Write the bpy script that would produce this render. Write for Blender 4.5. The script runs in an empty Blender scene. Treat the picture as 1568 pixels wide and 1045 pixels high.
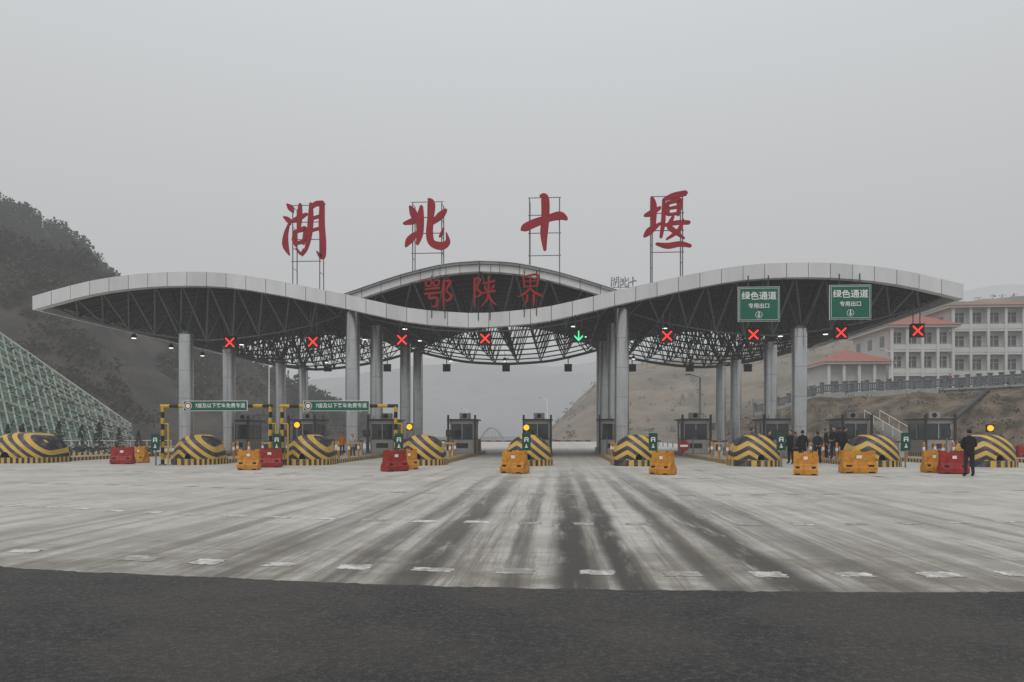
import bpy, math, random
from mathutils import Vector, Matrix, noise
random.seed(7)
scene=bpy.context.scene
F=1100.0; CH=1.6; TH=math.radians(3.7); S,C=math.sin(TH),math.cos(TH); HY=665.0
def Pd(px,py,D):
    xc=(px-784)/F*D
    return (xc*C-D*S, xc*S+D*C, CH+(HY-py)/F*D)
def PY(px,py,Y):
    a=(px-784)/F
    t=Y/(a*S+C)
    return ((a*C-S)*t, Y, CH+(HY-py)/F*t)
# ---------------- materials
def mat(name,col,rough=0.7,metal=0.0,noise_amt=0.0,scale=3.0,bump=0.0,emit=0.0,col2=None,stretch=None,spec=0.3,lo=.35,hi=.65):
    m=bpy.data.materials.new(name); m.use_nodes=True
    nt=m.node_tree; b=nt.nodes['Principled BSDF']
    b.inputs['Base Color'].default_value=(*col,1); b.inputs['Roughness'].default_value=rough
    b.inputs['Metallic'].default_value=metal
    b.inputs['Specular IOR Level'].default_value=spec
    if emit>0:
        b.inputs['Emission Color'].default_value=(*col,1); b.inputs['Emission Strength'].default_value=emit
    if noise_amt>0 or col2:
        tc=nt.nodes.new('ShaderNodeTexCoord'); mp=nt.nodes.new('ShaderNodeMapping')
        if stretch: mp.inputs['Scale'].default_value=stretch
        n=nt.nodes.new('ShaderNodeTexNoise'); n.inputs['Scale'].default_value=scale; n.inputs['Detail'].default_value=9; n.inputs['Roughness'].default_value=0.66
        r=nt.nodes.new('ShaderNodeValToRGB')
        c2=col2 if col2 else tuple(c*(1-noise_amt) for c in col)
        r.color_ramp.elements[0].position=lo; r.color_ramp.elements[0].color=(*c2,1)
        r.color_ramp.elements[1].position=hi; r.color_ramp.elements[1].color=(*col,1)
        nt.links.new(tc.outputs['Object'],mp.inputs[0]); nt.links.new(mp.outputs[0],n.inputs['Vector'])
        nt.links.new(n.outputs['Fac'],r.inputs[0]); nt.links.new(r.outputs[0],b.inputs['Base Color'])
        if bump>0:
            bp=nt.nodes.new('ShaderNodeBump'); bp.inputs['Strength'].default_value=bump
            nt.links.new(n.outputs['Fac'],bp.inputs['Height']); nt.links.new(bp.outputs[0],b.inputs['Normal'])
    return m
M={}
M['steel']=mat('column_steel',(.62,.63,.64),.25,.85,.25,1.2,stretch=(1,1,.25))
M['seam']=mat('seam_dark',(.10,.10,.10),.6)
M['fascia']=mat('fascia_panel',(.68,.69,.69),.4,.1,.14,.5,stretch=(1.5,1,.3))
M['fascia2']=mat('fascia_panel_weathered',(.63,.64,.64),.45,.1,.16,.5,stretch=(1.5,1,.3))
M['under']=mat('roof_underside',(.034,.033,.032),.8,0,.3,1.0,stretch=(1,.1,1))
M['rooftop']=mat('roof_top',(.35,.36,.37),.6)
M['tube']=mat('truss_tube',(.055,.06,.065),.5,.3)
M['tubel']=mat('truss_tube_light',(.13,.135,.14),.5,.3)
M['red']=mat('sign_red',(.34,.010,.024),.5,0,.25,2)
M['dred']=mat('sign_dark_red',(.33,.010,.014),.6,0,.2,2)
M['frame']=mat('sign_frame_steel',(.20,.20,.21),.5,.4)
M['black']=mat('black_plastic',(.013,.013,.014),.5)
M['yel']=mat('yellow_paint',(.62,.38,.03),.55,0,.3,5)
M['blk']=mat('black_paint',(.02,.02,.022),.55,0,.3,6)
M['green']=mat('sign_green',(.005,.12,.078),.4,0,.1,3)
M['dgreen']=mat('board_green',(.004,.07,.045),.4,0,.1,3)
M['white']=mat('white_paint',(.78,.78,.76),.5,0,.08,4)
M['redx']=mat('signal_red_led',(1,.03,.02),.5,emit=1.4)
M['greenx']=mat('signal_green_led',(.05,.9,.35),.5,emit=1.0)
M['amber']=mat('amber_lamp',(1,.50,.02),.4,emit=.8)
M['lampw']=mat('lamp_white',(1,1,.9),.4,emit=1.6)
M['plr']=mat('barrier_red_plastic',(.36,.025,.02),.5,0,.55,4)
M['ply']=mat('barrier_yellow_plastic',(.62,.26,.022),.5,0,.48,4)
M['booth']=mat('booth_panel',(.42,.41,.38),.5,0,.15,3)
M['glass']=mat('dark_glass',(.03,.035,.04),.08,0,spec=.6)
M['boothd']=mat('booth_frame',(.04,.04,.045),.5)
M['conc']=mat('kerb_concrete',(.34,.33,.31),.85,0,.25,3)
M['wall']=mat('wall_white',(.60,.60,.585),.8,0,.14,.4)
M['wallg']=mat('wall_grey',(.36,.36,.35),.8,0,.2,.6)
M['roofred']=mat('roof_red_tile',(.36,.13,.105),.7,0,.25,2)
M['win']=mat('window_dark',(.10,.11,.12),.15)
M['stone']=mat('retaining_stone',(.24,.235,.225),.9,0,.5,1.1,bump=.5)
M['rail']=mat('railing_stone',(.15,.16,.175),.8,0,.3,1)
M['dirt']=mat('dirt_slope',(.175,.135,.098),.95,0,0,.5,bump=1.0,col2=(.06,.049,.036),lo=.4,hi=.6)
M['hill_l']=mat('hill_dark_scrub',(.066,.052,.038),.95,0,0,.09,bump=.8,col2=(.022,.024,.019),lo=.42,hi=.6)
M['hill_r']=mat('hill_terraced',(.22,.175,.13),.95,0,0,.06,bump=.5,col2=(.12,.108,.085),lo=.4,hi=.6)
M['far1']=mat('far_ridge_hazed',(.235,.25,.265),1,0,.3,.006,spec=0)  # pale blue-grey distance haze painted into the ridge colour
M['far2']=mat('far_mountain_hazed',(.27,.28,.295),1,0,.2,.004,spec=0)  # mountain colour has the haze put in, paler than the ridge
M['leafd']=mat('leaf_dark',(.028,.04,.03),.9)
M['leafl']=mat('leaf_light',(.055,.07,.045),.9)
M['hleafd']=mat('hill_leaf_dark',(.022,.029,.023),.95,spec=0)
M['hleafl']=mat('hill_leaf_light',(.050,.056,.040),.95,spec=0)
M['hleafb']=mat('hill_leaf_brown',(.072,.053,.038),.95,spec=0)
M['leafhz']=mat('shrub_olive_hazed',(.10,.098,.072),.95,spec=0)  # olive with distance haze mixed into the colour
M['leafhz2']=mat('shrub_tan_hazed',(.16,.135,.10),.95,spec=0)  # tan, likewise paled by painted haze
M['trunk']=mat('bark',(.06,.045,.035),.9)
M['net']=mat('slope_net',(.075,.165,.115),.9,0,.5,.8)
M['beam']=mat('slope_beam',(.40,.43,.38),.85,0,.3,1)
M['skin']=mat('skin',(.42,.25,.18),.6)
M['hair']=mat('hair',(.012,.01,.01),.6)
M['cl_black']=mat('cloth_black',(.014,.014,.017),.9,0,.3,12)
M['cl_navy']=mat('cloth_navy',(.02,.024,.04),.9,0,.3,12)
M['cl_grey']=mat('cloth_grey',(.08,.08,.085),.9,0,.3,12)
M['cl_coat']=mat('cloth_pale_coat',(.40,.36,.31),.9,0,.3,12)
M['cl_red']=mat('cloth_red',(.35,.04,.03),.9,0,.3,12)
M['cl_or']=mat('cloth_orange',(.7,.16,.02),.9,0,.3,12)
def stripe_mat(name,mode):
    m=bpy.data.materials.new(name); m.use_nodes=True; nt=m.node_tree; b=nt.nodes['Principled BSDF']; b.inputs['Roughness'].default_value=.5
    tc=nt.nodes.new('ShaderNodeTexCoord'); sx=nt.nodes.new('ShaderNodeSeparateXYZ'); nt.links.new(tc.outputs['Object'],sx.inputs[0])
    def mt(op,a,bv=None):
        n=nt.nodes.new('ShaderNodeMath'); n.operation=op
        for i,v in enumerate((a,bv)):
            if v is None: continue
            if isinstance(v,(int,float)): n.inputs[i].default_value=v
            else: nt.links.new(v,n.inputs[i])
        return n.outputs[0]
    X,Y,Z=sx.outputs
    if mode=='chev':
        ax=mt('ABSOLUTE',mt('ADD',X,0.55))
        v=mt('ADD',Z,mt('MULTIPLY',mt('POWER',ax,1.15),.72))
        v=mt('MULTIPLY',mt('ADD',v,mt('MULTIPLY',Y,-.08)),2.3)
    else:
        v=mt('MULTIPLY',mt('ADD',X,Y),2.9)
    fr=mt('FRACT',v); g=mt('GREATER_THAN',fr,.5)
    n=nt.nodes.new('ShaderNodeTexNoise'); n.inputs['Scale'].default_value=3.2; n.inputs['Detail'].default_value=8; nt.links.new(tc.outputs['Object'],n.inputs['Vector'])
    mx=nt.nodes.new('ShaderNodeMix'); mx.data_type='RGBA'; nt.links.new(g,mx.inputs[0])
    mx.inputs[6].default_value=(.022,.022,.035,1); mx.inputs[7].default_value=(.60,.37,.06,1)
    m2=nt.nodes.new('ShaderNodeMix'); m2.data_type='RGBA'; m2.inputs[7].default_value=(.22,.19,.14,1)
    r=nt.nodes.new('ShaderNodeMapRange'); r.inputs[1].default_value=.48; r.inputs[2].default_value=.8; r.inputs[4].default_value=.7
    nt.links.new(n.outputs['Fac'],r.inputs[0]); nt.links.new(r.outputs[0],m2.inputs[0]); nt.links.new(mx.outputs[2],m2.inputs[6]); nt.links.new(m2.outputs[2],b.inputs['Base Color'])
    return m
M['chev']=stripe_mat('chevron_yellow_black','chev'); M['kerbs']=stripe_mat('kerb_yellow_black','kerb')
# ---------------- mesh builder
class MB:
    def __init__(s,name): s.n=name; s.v=[]; s.f=[]; s.m=[]; s.mats=[]; s.sm=[]
    def mi(s,k):
        if k not in s.mats: s.mats.append(k)
        return s.mats.index(k)
    def add(s,vs,fs,k,smooth=False):
        o=len(s.v); s.v+= [tuple(v) for v in vs]; i=s.mi(k)
        for f in fs: s.f.append([a+o for a in f]); s.m.append(i); s.sm.append(smooth)
    def box(s,c,d,k,rz=0.0,top=1.0):
        x,y,z=d[0]/2,d[1]/2,d[2]/2; vs=[]
        cr,sr=math.cos(rz),math.sin(rz)
        for (a,b,e) in ((-1,-1,-1),(1,-1,-1),(1,1,-1),(-1,1,-1),(-1,-1,1),(1,-1,1),(1,1,1),(-1,1,1)):
            t=top if e>0 else 1
            px,py=a*x*t,b*y*t
            vs.append((c[0]+px*cr-py*sr,c[1]+px*sr+py*cr,c[2]+e*z))
        s.add(vs,[(0,3,2,1),(4,5,6,7),(0,1,5,4),(1,2,6,5),(2,3,7,6),(3,0,4,7)],k)
    def cyl(s,p0,p1,r0,r1,n,k,cap=True,smooth=True):
        p0=Vector(p0);p1=Vector(p1); d=(p1-p0)
        if d.length<1e-6: return
        d.normalize(); u=d.orthogonal().normalized(); w=d.cross(u)
        vs=[]
        for p,r in ((p0,r0),(p1,r1)):
            for i in range(n):
                a=2*math.pi*i/n; vs.append(p+u*math.cos(a)*r+w*math.sin(a)*r)
        s.add(vs,[(i,(i+1)%n,n+(i+1)%n,n+i) for i in range(n)],k,smooth)
        if cap:
            s.add(vs[:n],[tuple(range(n))[::-1]],k); s.add(vs[n:],[tuple(range(n))],k)
    def ell(s,c,r,k,nu=12,nv=8):
        vs=[];fs=[]
        for j in range(nv+1):
            t=math.pi*j/nv
            for i in range(nu):
                a=2*math.pi*i/nu; vs.append((c[0]+r[0]*math.sin(t)*math.cos(a),c[1]+r[1]*math.sin(t)*math.sin(a),c[2]+r[2]*math.cos(t)))
        for j in range(nv):
            for i in range(nu): fs.append((j*nu+i,(j+1)*nu+i,(j+1)*nu+(i+1)%nu,j*nu+(i+1)%nu))
        s.add(vs,fs,k,True)
    def grid(s,rows,k,smooth=True):
        n=len(rows[0]); vs=[p for r in rows for p in r]
        s.add(vs,[(j*n+i,j*n+i+1,(j+1)*n+i+1,(j+1)*n+i) for j in range(len(rows)-1) for i in range(n-1)],k,smooth)
    def make(s,loc=(0,0,0),rz=0):
        me=bpy.data.meshes.new(s.n); me.from_pydata(s.v,[],s.f)
        for k in s.mats: me.materials.append(M[k])
        me.polygons.foreach_set('material_index',s.m); me.polygons.foreach_set('use_smooth',s.sm); me.update()
        o=bpy.data.objects.new(s.n,me); scene.collection.objects.link(o); o.location=loc; o.rotation_euler[2]=rz
        return o
def interp(t,x):
    if x<=t[0][0]: return t[0][1]
    for i in range(len(t)-1):
        if x<=t[i+1][0]:
            x0,y0=t[i];x1,y1=t[i+1]
            def sl(j):
                if j<=0: return (t[1][1]-t[0][1])/(t[1][0]-t[0][0])
                if j>=len(t)-1: return (t[-1][1]-t[-2][1])/(t[-1][0]-t[-2][0])
                return (t[j+1][1]-t[j-1][1])/(t[j+1][0]-t[j-1][0])
            h=x1-x0;u=(x-x0)/h;m0=sl(i)*h;m1=sl(i+1)*h
            return (2*u**3-3*u*u+1)*y0+(u**3-2*u*u+u)*m0+(-2*u**3+3*u*u)*y1+(u**3-u*u)*m1
    return t[-1][1]
# ---------------- ground
def nodes_ground():
    m=bpy.data.materials.new('plaza_concrete'); m.use_nodes=True; nt=m.node_tree; b=nt.nodes['Principled BSDF']; b.inputs['Roughness'].default_value=.72; b.inputs['Specular IOR Level'].default_value=.38
    L=nt.links.new
    tc=nt.nodes.new('ShaderNodeTexCoord')
    def nz(sc,scale=(1,1,1),det=6,rough=.6,loc=(0,0,0)):
        mp=nt.nodes.new('ShaderNodeMapping'); mp.inputs['Scale'].default_value=scale; mp.inputs['Location'].default_value=loc
        n=nt.nodes.new('ShaderNodeTexNoise'); n.inputs['Scale'].default_value=sc; n.inputs['Detail'].default_value=det; n.inputs['Roughness'].default_value=rough
        L(tc.outputs['Object'],mp.inputs[0]); L(mp.outputs[0],n.inputs['Vector']); return n.outputs['Fac']
    def rng(v,a,b_,c=0.,d=1.):
        r=nt.nodes.new('ShaderNodeMapRange'); r.interpolation_type='SMOOTHSTEP'
        for i,x in enumerate((a,b_,c,d)): r.inputs[i+1].default_value=x
        L(v,r.inputs[0]); return r.outputs[0]
    def mt(op,a,bv=None):
        n=nt.nodes.new('ShaderNodeMath'); n.operation=op
        for i,v in enumerate((a,bv)):
            if v is None: continue
            if isinstance(v,(int,float)): n.inputs[i].default_value=v
            else: L(v,n.inputs[i])
        return n.outputs[0]
    def mix(f,a,c):
        n=nt.nodes.new('ShaderNodeMix'); n.data_type='RGBA'; L(f,n.inputs[0])
        if isinstance(a,tuple): n.inputs[6].default_value=(*a,1)
        else: L(a,n.inputs[6])
        n.inputs[7].default_value=(*c,1); return n.outputs[2]
    sx=nt.nodes.new('ShaderNodeSeparateXYZ'); L(tc.outputs['Object'],sx.inputs[0]); X,Y,Z=sx.outputs
    col=mix(rng(nz(.35),.35,.65),(.53,.51,.475),(.42,.40,.365))
    col=mix(mt('MULTIPLY',rng(nz(1.7,det=9,rough=.72),.45,.68),.5),col,(.29,.27,.24))
    col=mix(mt('MULTIPLY',rng(nz(28,det=4,rough=.8),.5,.68),.35),col,(.22,.21,.19))
    st=rng(nz(1.0,(1.7,.05,1),9,.75),.50,.62)
    nearf=rng(Y,40,9,0.2,1.)
    side=rng(mt('ABSOLUTE',mt('SUBTRACT',X,.3)),11,2,.2,1)
    col=mix(mt('MULTIPLY',mt('MULTIPLY',st,nearf),mt('MULTIPLY',side,.7)),col,(.17,.15,.125))
    st2=rng(nz(2.6,(1.9,.05,1),6,.7,(3,7,0)),.52,.66)
    col=mix(mt('MULTIPLY',mt('MULTIPLY',st2,rng(Y,30,9,.1,1.)),mt('MULTIPLY',side,.6)),col,(.12,.105,.09))
    for ang,ll,a in ((-62,(0,0,0),.6),(-76,(4,9,0),.5),(66,(8,2,0),.45)):
        mp=nt.nodes.new('ShaderNodeMapping'); mp.inputs['Rotation'].default_value=(0,0,math.radians(ang)); mp.inputs['Scale'].default_value=(1.3,.05,1); mp.inputs['Location'].default_value=ll
        L(tc.outputs['Object'],mp.inputs[0]); n2=nt.nodes.new('ShaderNodeTexNoise'); n2.inputs['Scale'].default_value=1.4; n2.inputs['Detail'].default_value=8; n2.inputs['Roughness'].default_value=.7; L(mp.outputs[0],n2.inputs['Vector'])
        col=mix(mt('MULTIPLY',mt('MULTIPLY',rng(n2.outputs['Fac'],.53,.63),rng(Y,24,9,0,1)),a),col,(.18,.155,.125))
    nb=nz(.6,det=8,rough=.7); col=mix(mt('MULTIPLY',mt('MULTIPLY',rng(Y,12.5,8.,0,1),rng(nb,.38,.6)),.75),col,(.15,.13,.105))
    wob=mt('MULTIPLY',mt('SUBTRACT',nz(.15,(0.2,1,1),3),.5),.5)
    for x0,w,a in ((.22,.21,1.),(.80,.16,1.),(2.5,.26,.92),(1.75,.13,.75),(-1.65,.24,.88),(-2.45,.16,.6),(-.5,.10,.55),(3.5,.2,.45),(-3.9,.2,.4),(-6.2,.2,.25),(6.6,.2,.25)):
        dx=mt('ABSOLUTE',mt('SUBTRACT',mt('ADD',X,wob),x0))
        t=mt('MULTIPLY',rng(dx,w*1.9,w*.5),mt('MULTIPLY',rng(Y,38,9.5,.1,1.),a))
        t=mt('MULTIPLY',t,rng(nz(2.2,(1.6,.22,1),7,.7,(x0*3,x0,0)),.24,.50))
        col=mix(t,col,(.058,.052,.046))
    for ax,per in ((X,5.7),(Y,5.0)):
        fr=mt('FRACT',mt('DIVIDE',mt('ADD',ax,100.35),per)); j=mt('LESS_THAN',fr,.0045)
        col=mix(mt('MULTIPLY',j,.6),col,(.12,.11,.10))
    L(col,b.inputs['Base Color'])
    bp=nt.nodes.new('ShaderNodeBump'); bp.inputs['Strength'].default_value=.25; bp.inputs['Distance'].default_value=.02; L(nz(25),bp.inputs['Height']); L(bp.outputs[0],b.inputs['Normal'])
    M['plaza']=m
    m=bpy.data.materials.new('asphalt'); m.use_nodes=True; nt=m.node_tree; b=nt.nodes['Principled BSDF']; b.inputs['Roughness'].default_value=.7; b.inputs['Specular IOR Level'].default_value=.4
    L=nt.links.new; tc=nt.nodes.new('ShaderNodeTexCoord')
    a=nt.nodes.new('ShaderNodeTexNoise'); a.inputs['Scale'].default_value=.5; a.inputs['Detail'].default_value=8; a.inputs['Roughness'].default_value=.65
    g=nt.nodes.new('ShaderNodeTexNoise'); g.inputs['Scale'].default_value=17; g.inputs['Detail'].default_value=6; g.inputs['Roughness'].default_value=.9
    v=nt.nodes.new('ShaderNodeTexVoronoi'); v.inputs['Scale'].default_value=34
    for q in (a,g,v): L(tc.outputs['Object'],q.inputs['Vector'])
    r=nt.nodes.new('ShaderNodeValToRGB'); r.color_ramp.elements[0].position=.40; r.color_ramp.elements[0].color=(.024,.023,.026,1); r.color_ramp.elements[1].position=.58; r.color_ramp.elements[1].color=(.056,.050,.044,1)
    L(a.outputs['Fac'],r.inputs[0])
    r2=nt.nodes.new('ShaderNodeValToRGB'); r2.color_ramp.elements[0].position=.50; r2.color_ramp.elements[0].color=(0,0,0,1); r2.color_ramp.elements[1].position=.60; r2.color_ramp.elements[1].color=(.8,.8,.8,1)
    L(g.outputs['Fac'],r2.inputs[0])
    mx=nt.nodes.new('ShaderNodeMix'); mx.data_type='RGBA'; L(r2.outputs[0],mx.inputs[0]); L(r.outputs[0],mx.inputs[6]); mx.inputs[7].default_value=(.105,.10,.095,1)
    r3=nt.nodes.new('ShaderNodeValToRGB'); r3.color_ramp.elements[0].position=.10; r3.color_ramp.elements[0].color=(.75,.75,.75,1); r3.color_ramp.elements[1].position=.2; r3.color_ramp.elements[1].color=(0,0,0,1); L(v.outputs['Distance'],r3.inputs[0])
    m3=nt.nodes.new('ShaderNodeMix'); m3.data_type='RGBA'; L(r3.outputs[0],m3.inputs[0]); L(mx.outputs[2],m3.inputs[6]); m3.inputs[7].default_value=(.19,.185,.175,1)
    L(m3.outputs[2],b.inputs['Base Color'])
    bp=nt.nodes.new('ShaderNodeBump'); bp.inputs['Strength'].default_value=1.; bp.inputs['Distance'].default_value=.02; L(g.outputs['Fac'],bp.inputs['Height']); L(bp.outputs[0],b.inputs['Normal'])
    M['asph']=m
    for nm,lo_,hi_,al in (('paint',.43,.57,(.66,.65,.625,1)),('paint2',.50,.64,(.60,.59,.57,1))):
        m=bpy.data.materials.new('worn_road_'+nm); m.use_nodes=True; nt=m.node_tree; b=nt.nodes['Principled BSDF']; b.inputs['Roughness'].default_value=.7
        L=nt.links.new; tc=nt.nodes.new('ShaderNodeTexCoord'); a=nt.nodes.new('ShaderNodeTexNoise'); a.inputs['Scale'].default_value=3.5; a.inputs['Detail'].default_value=10; a.inputs['Roughness'].default_value=.8; L(tc.outputs['Object'],a.inputs['Vector'])
        r=nt.nodes.new('ShaderNodeValToRGB'); r.color_ramp.elements[0].position=lo_; r.color_ramp.elements[0].color=(.27,.25,.225,1); r.color_ramp.elements[1].position=hi_; r.color_ramp.elements[1].color=al; L(a.outputs['Fac'],r.inputs[0]); L(r.outputs[0],b.inputs['Base Color'])
        M[nm]=m
    M['land']=mat('land',(.15,.135,.105),.95,0,0,.05,bump=.3,col2=(.09,.085,.06))
nodes_ground()
g=MB('ground'); g.add([(-3000,-300,0),(3000,-300,0),(3000,5000,0),(-3000,5000,0)],[(0,1,2,3)],'land'); g.make()
g=MB('concrete_plaza'); g.add([(-52,3,.004),(48,3,.004),(48,60,.004),(22,95,.004),(14,260,.004),(-22,260,.004),(-34,95,.004),(-52,60,.004)],[tuple(range(8))],'plaza'); g.make()
g=MB('asphalt_road'); edge=[];back=[]
for i in range(0,2401):
    X=-60+i*.05; k=X-1; q=.014*k*k if abs(k)<12 else .014*144+(abs(k)-12)*.2
    y=7.4+q+.05*noise.noise(Vector((X*2.3,0,0)))+.06*noise.noise(Vector((X*.4,3,0)))+.04*noise.noise(Vector((X*9,5,0)))
    edge.append((X,y,.009)); back.append((X,-60,.009))
g.grid([back,edge],'asph',False); g.make()
g=MB('road_marking')
for ri,Y0 in enumerate((8.3,12.85,19.0,26.)):
    for i in range(-32,33):
        X=.45+i*.965; k=X-1; q=.015*k*k if abs(k)<12 else .015*144+(abs(k)-12)*.2
        if random.random()<(.04 if ri<2 else .3): continue
        sl=.03*k if abs(k)<12 else 0; Y=Y0+q+random.uniform(-.03,.03)
        w=.22+random.uniform(-.04,.03); d=.16+random.uniform(-.05,.03); pts=[]
        for (ax,ay,bx,by) in ((-1,-1,1,-1),(1,-1,1,1),(1,1,-1,1),(-1,1,-1,-1)):
            for s in range(9):
                t=s/9; px=(ax+(bx-ax)*t)*w+random.uniform(-.028,.028); py=(ay+(by-ay)*t)*d+random.uniform(-.026,.026)
                pts.append((X+px,Y+py+px*sl,.0085))
        g.add(pts,[tuple(range(len(pts)))],'paint' if (ri==0 and random.random()<.8) or (ri==1 and (X<-4 or random.random()<.35)) else 'paint2')
for X in (-16.9,-10.8,-4.9,.6,6.2,12,17.6):
    for y in (27,31.): g.add([(X-.07,y,.0085),(X+.07,y,.0085),(X+.07,y+2,.0085),(X-.07,y+2,.0085)],[(0,1,2,3)],'paint2')
g.make()
# ---------------- canopy
CX=-5.0; YF=45.0; YB=71.5
WAVE=[(0,8.7),(3.9,9.03),(6.5,9.55),(8.6,10.05),(11,10.55),(13.1,10.98),(16,11.45),(18.5,11.6),(21.5,11.55),(24.5,11.25),(27,10.75),(29.3,10.15)]
ARCH=[(0,12.3),(2,12.17),(4,11.78),(5.6,11.35),(7.1,10.87),(9,10.25)]
BOWL=[(8.8,9.85),(11,9.05),(14.8,8.3),(18.5,7.95),(21,8.15),(24.4,8.75),(27,9.4),(29.1,9.95)]
CBOWL=[(0,8.35),(3.9,8.6),(6.5,9.1),(8.9,9.7)]
can=MB('toll_canopy')
def roof(x0,x1,prof,dz):
    n=40; pts=[x0+(x1-x0)*i/n for i in range(n+1)]
    lo=[];hi=[];lo2=[];hi2=[]
    for x in pts:
        z=prof(x); lo.append((x,YF+.3,z+dz)); lo2.append((x,YB,z+dz)); hi.append((x,YF+.3,z+dz+.18)); hi2.append((x,YB,z+dz+.18))
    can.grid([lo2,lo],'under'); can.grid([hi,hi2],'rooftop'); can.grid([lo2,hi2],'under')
    nr=18
    for j in range(nr):
        y=YF+.9+(YB-YF-1.2)*j/(nr-1)
        for i in range(0,n,2):
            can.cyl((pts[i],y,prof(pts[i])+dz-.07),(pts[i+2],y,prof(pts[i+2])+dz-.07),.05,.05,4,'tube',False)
wave=lambda x: interp(WAVE,abs(x-CX)); arch=lambda x: interp(ARCH,abs(x-CX)); bowl=lambda x: interp(BOWL,abs(x-CX)); cbowl=lambda x: interp(CBOWL,abs(x-CX))
roof(CX-29.2,CX-8.6,wave,.1); roof(CX+8.6,CX+29.2,wave,.1); roof(CX-9,CX+9,arch,.1)
def frame(x0,x1,top,bot,nx,ny,r=.046):
    dx=(x1-x0)/nx; dy=(YB-YF-1.4)/ny; y0=YF+.7
    T=lambda i,j:(x0+i*dx,y0+j*dy,top(x0+i*dx)-.12)
    B=lambda i,j:(x0+(i+.5)*dx,y0+(j+.5)*dy,bot(x0+(i+.5)*dx))
    for j in range(ny):
        for i in range(nx):
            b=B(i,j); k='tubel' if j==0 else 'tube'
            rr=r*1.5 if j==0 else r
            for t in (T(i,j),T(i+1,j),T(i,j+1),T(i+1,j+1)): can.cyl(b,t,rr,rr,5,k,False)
            if i<nx-1: can.cyl(b,B(i+1,j),r*1.3,r*1.3,5,k,False)
            if j<ny-1: can.cyl(b,B(i,j+1),r,r,5,'tube',False)
            can.ell(b,(.11,.11,.11),k,6,4)
        can.cyl(B(0,j),T(0,j),r,r,5,'tube',False)
frame(CX-28.8,CX-8.8,wave,bowl,11,8); frame(CX+8.8,CX+28.8,wave,bowl,11,8); frame(CX-8.8,CX+8.8,arch,cbowl,8,7)
for (x0,x1,f) in ((CX-8.8,CX+8.8,cbowl),(CX-28.8,CX-8.8,bowl),(CX+8.8,CX+28.8,bowl)):
    for i in range(24):
        a=x0+(x1-x0)*i/24;c=x0+(x1-x0)*(i+1)/24
        can.cyl((a,YB-2.3,f(a)),(c,YB-2.3,f(c)),.13,.13,6,'tube',False)
def band(x0,x1,prof,yf,h,step):
    n=max(1,round((x1-x0)/step)); st=(x1-x0)/n
    for i in range(n):
        a=x0+i*st+.018; b=x0+(i+1)*st-.018
        za,zb=prof(a),prof(b); j1=random.uniform(-.006,.006)
        L=[(a,yf+j1,za-h/2),(b,yf+j1,zb-h/2),(b,yf+j1,zb+h/2),(a,yf+j1,za+h/2)]
        R=[(x,y+.55,z) for x,y,z in L]
        can.add(L+R,[(0,1,2,3),(5,4,7,6),(3,2,6,7),(1,0,4,5),(0,3,7,4),(2,1,5,6)],random.choice(['fascia','fascia','fascia2']))
    m=60; xs=[x0+(x1-x0)*i/m for i in range(m+1)]
    can.grid([[(x,yf+.05,prof(x)-h/2+.03) for x in xs],[(x,yf+.05,prof(x)+h/2-.03) for x in xs]],'seam')
    can.grid([[(x,yf+.6,prof(x)-h/2) for x in xs],[(x,yf+.6,prof(x)+h/2) for x in xs]],'under')
band(CX-29.3,CX+29.3,wave,YF-.2,.9,1.3)
band(CX-8.9,CX+8.9,arch,YF+.45,.7,1.25)
for sgn in (-1,1):
    x=CX+sgn*29.3; z=wave(x)
    can.box((x,(YF+YB)/2+.3,z),(.25,YB-YF-.6,.8),'fascia')
can.make()
colpx=[(285,8.1),(540,9.5),(952,9.5),(1224,8.1)]
for px,zt in colpx:
    X=PY(px,0,47)[0]
    for Y in (47,53.3,63.5,69.3):
        c=MB('canopy_column'); n=32; r=.47
        segs=[.15,2.1,4.0,5.9,7.8,zt+.25]
        for a,b in zip(segs[:-1],segs[1:]):
            if b<=a: continue
            c.cyl((0,0,a),(0,0,b-.015),r,r,n,'steel',False); c.cyl((0,0,b-.02),(0,0,b+.005),r-.012,r-.012,n,'seam',False)
        c.cyl((0,0,0),(0,0,.35),r+.12,r+.12,n,'conc')
        c.cyl((0,0,zt+.2),(0,0,zt+.45),r*1.05,r*.5,n,'steel')
        for dx,dy in ((-1.5,-1),(1.5,-1),(-1.5,1),(1.5,1)):
            tz=(wave(X+dx) if abs(X+dx-CX)>8.8 else arch(X+dx))
            c.cyl((0,0,zt+.1),(dx,dy,tz-.15),.09,.07,8,'tube',False)
        c.make((X,Y,0))
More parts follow.
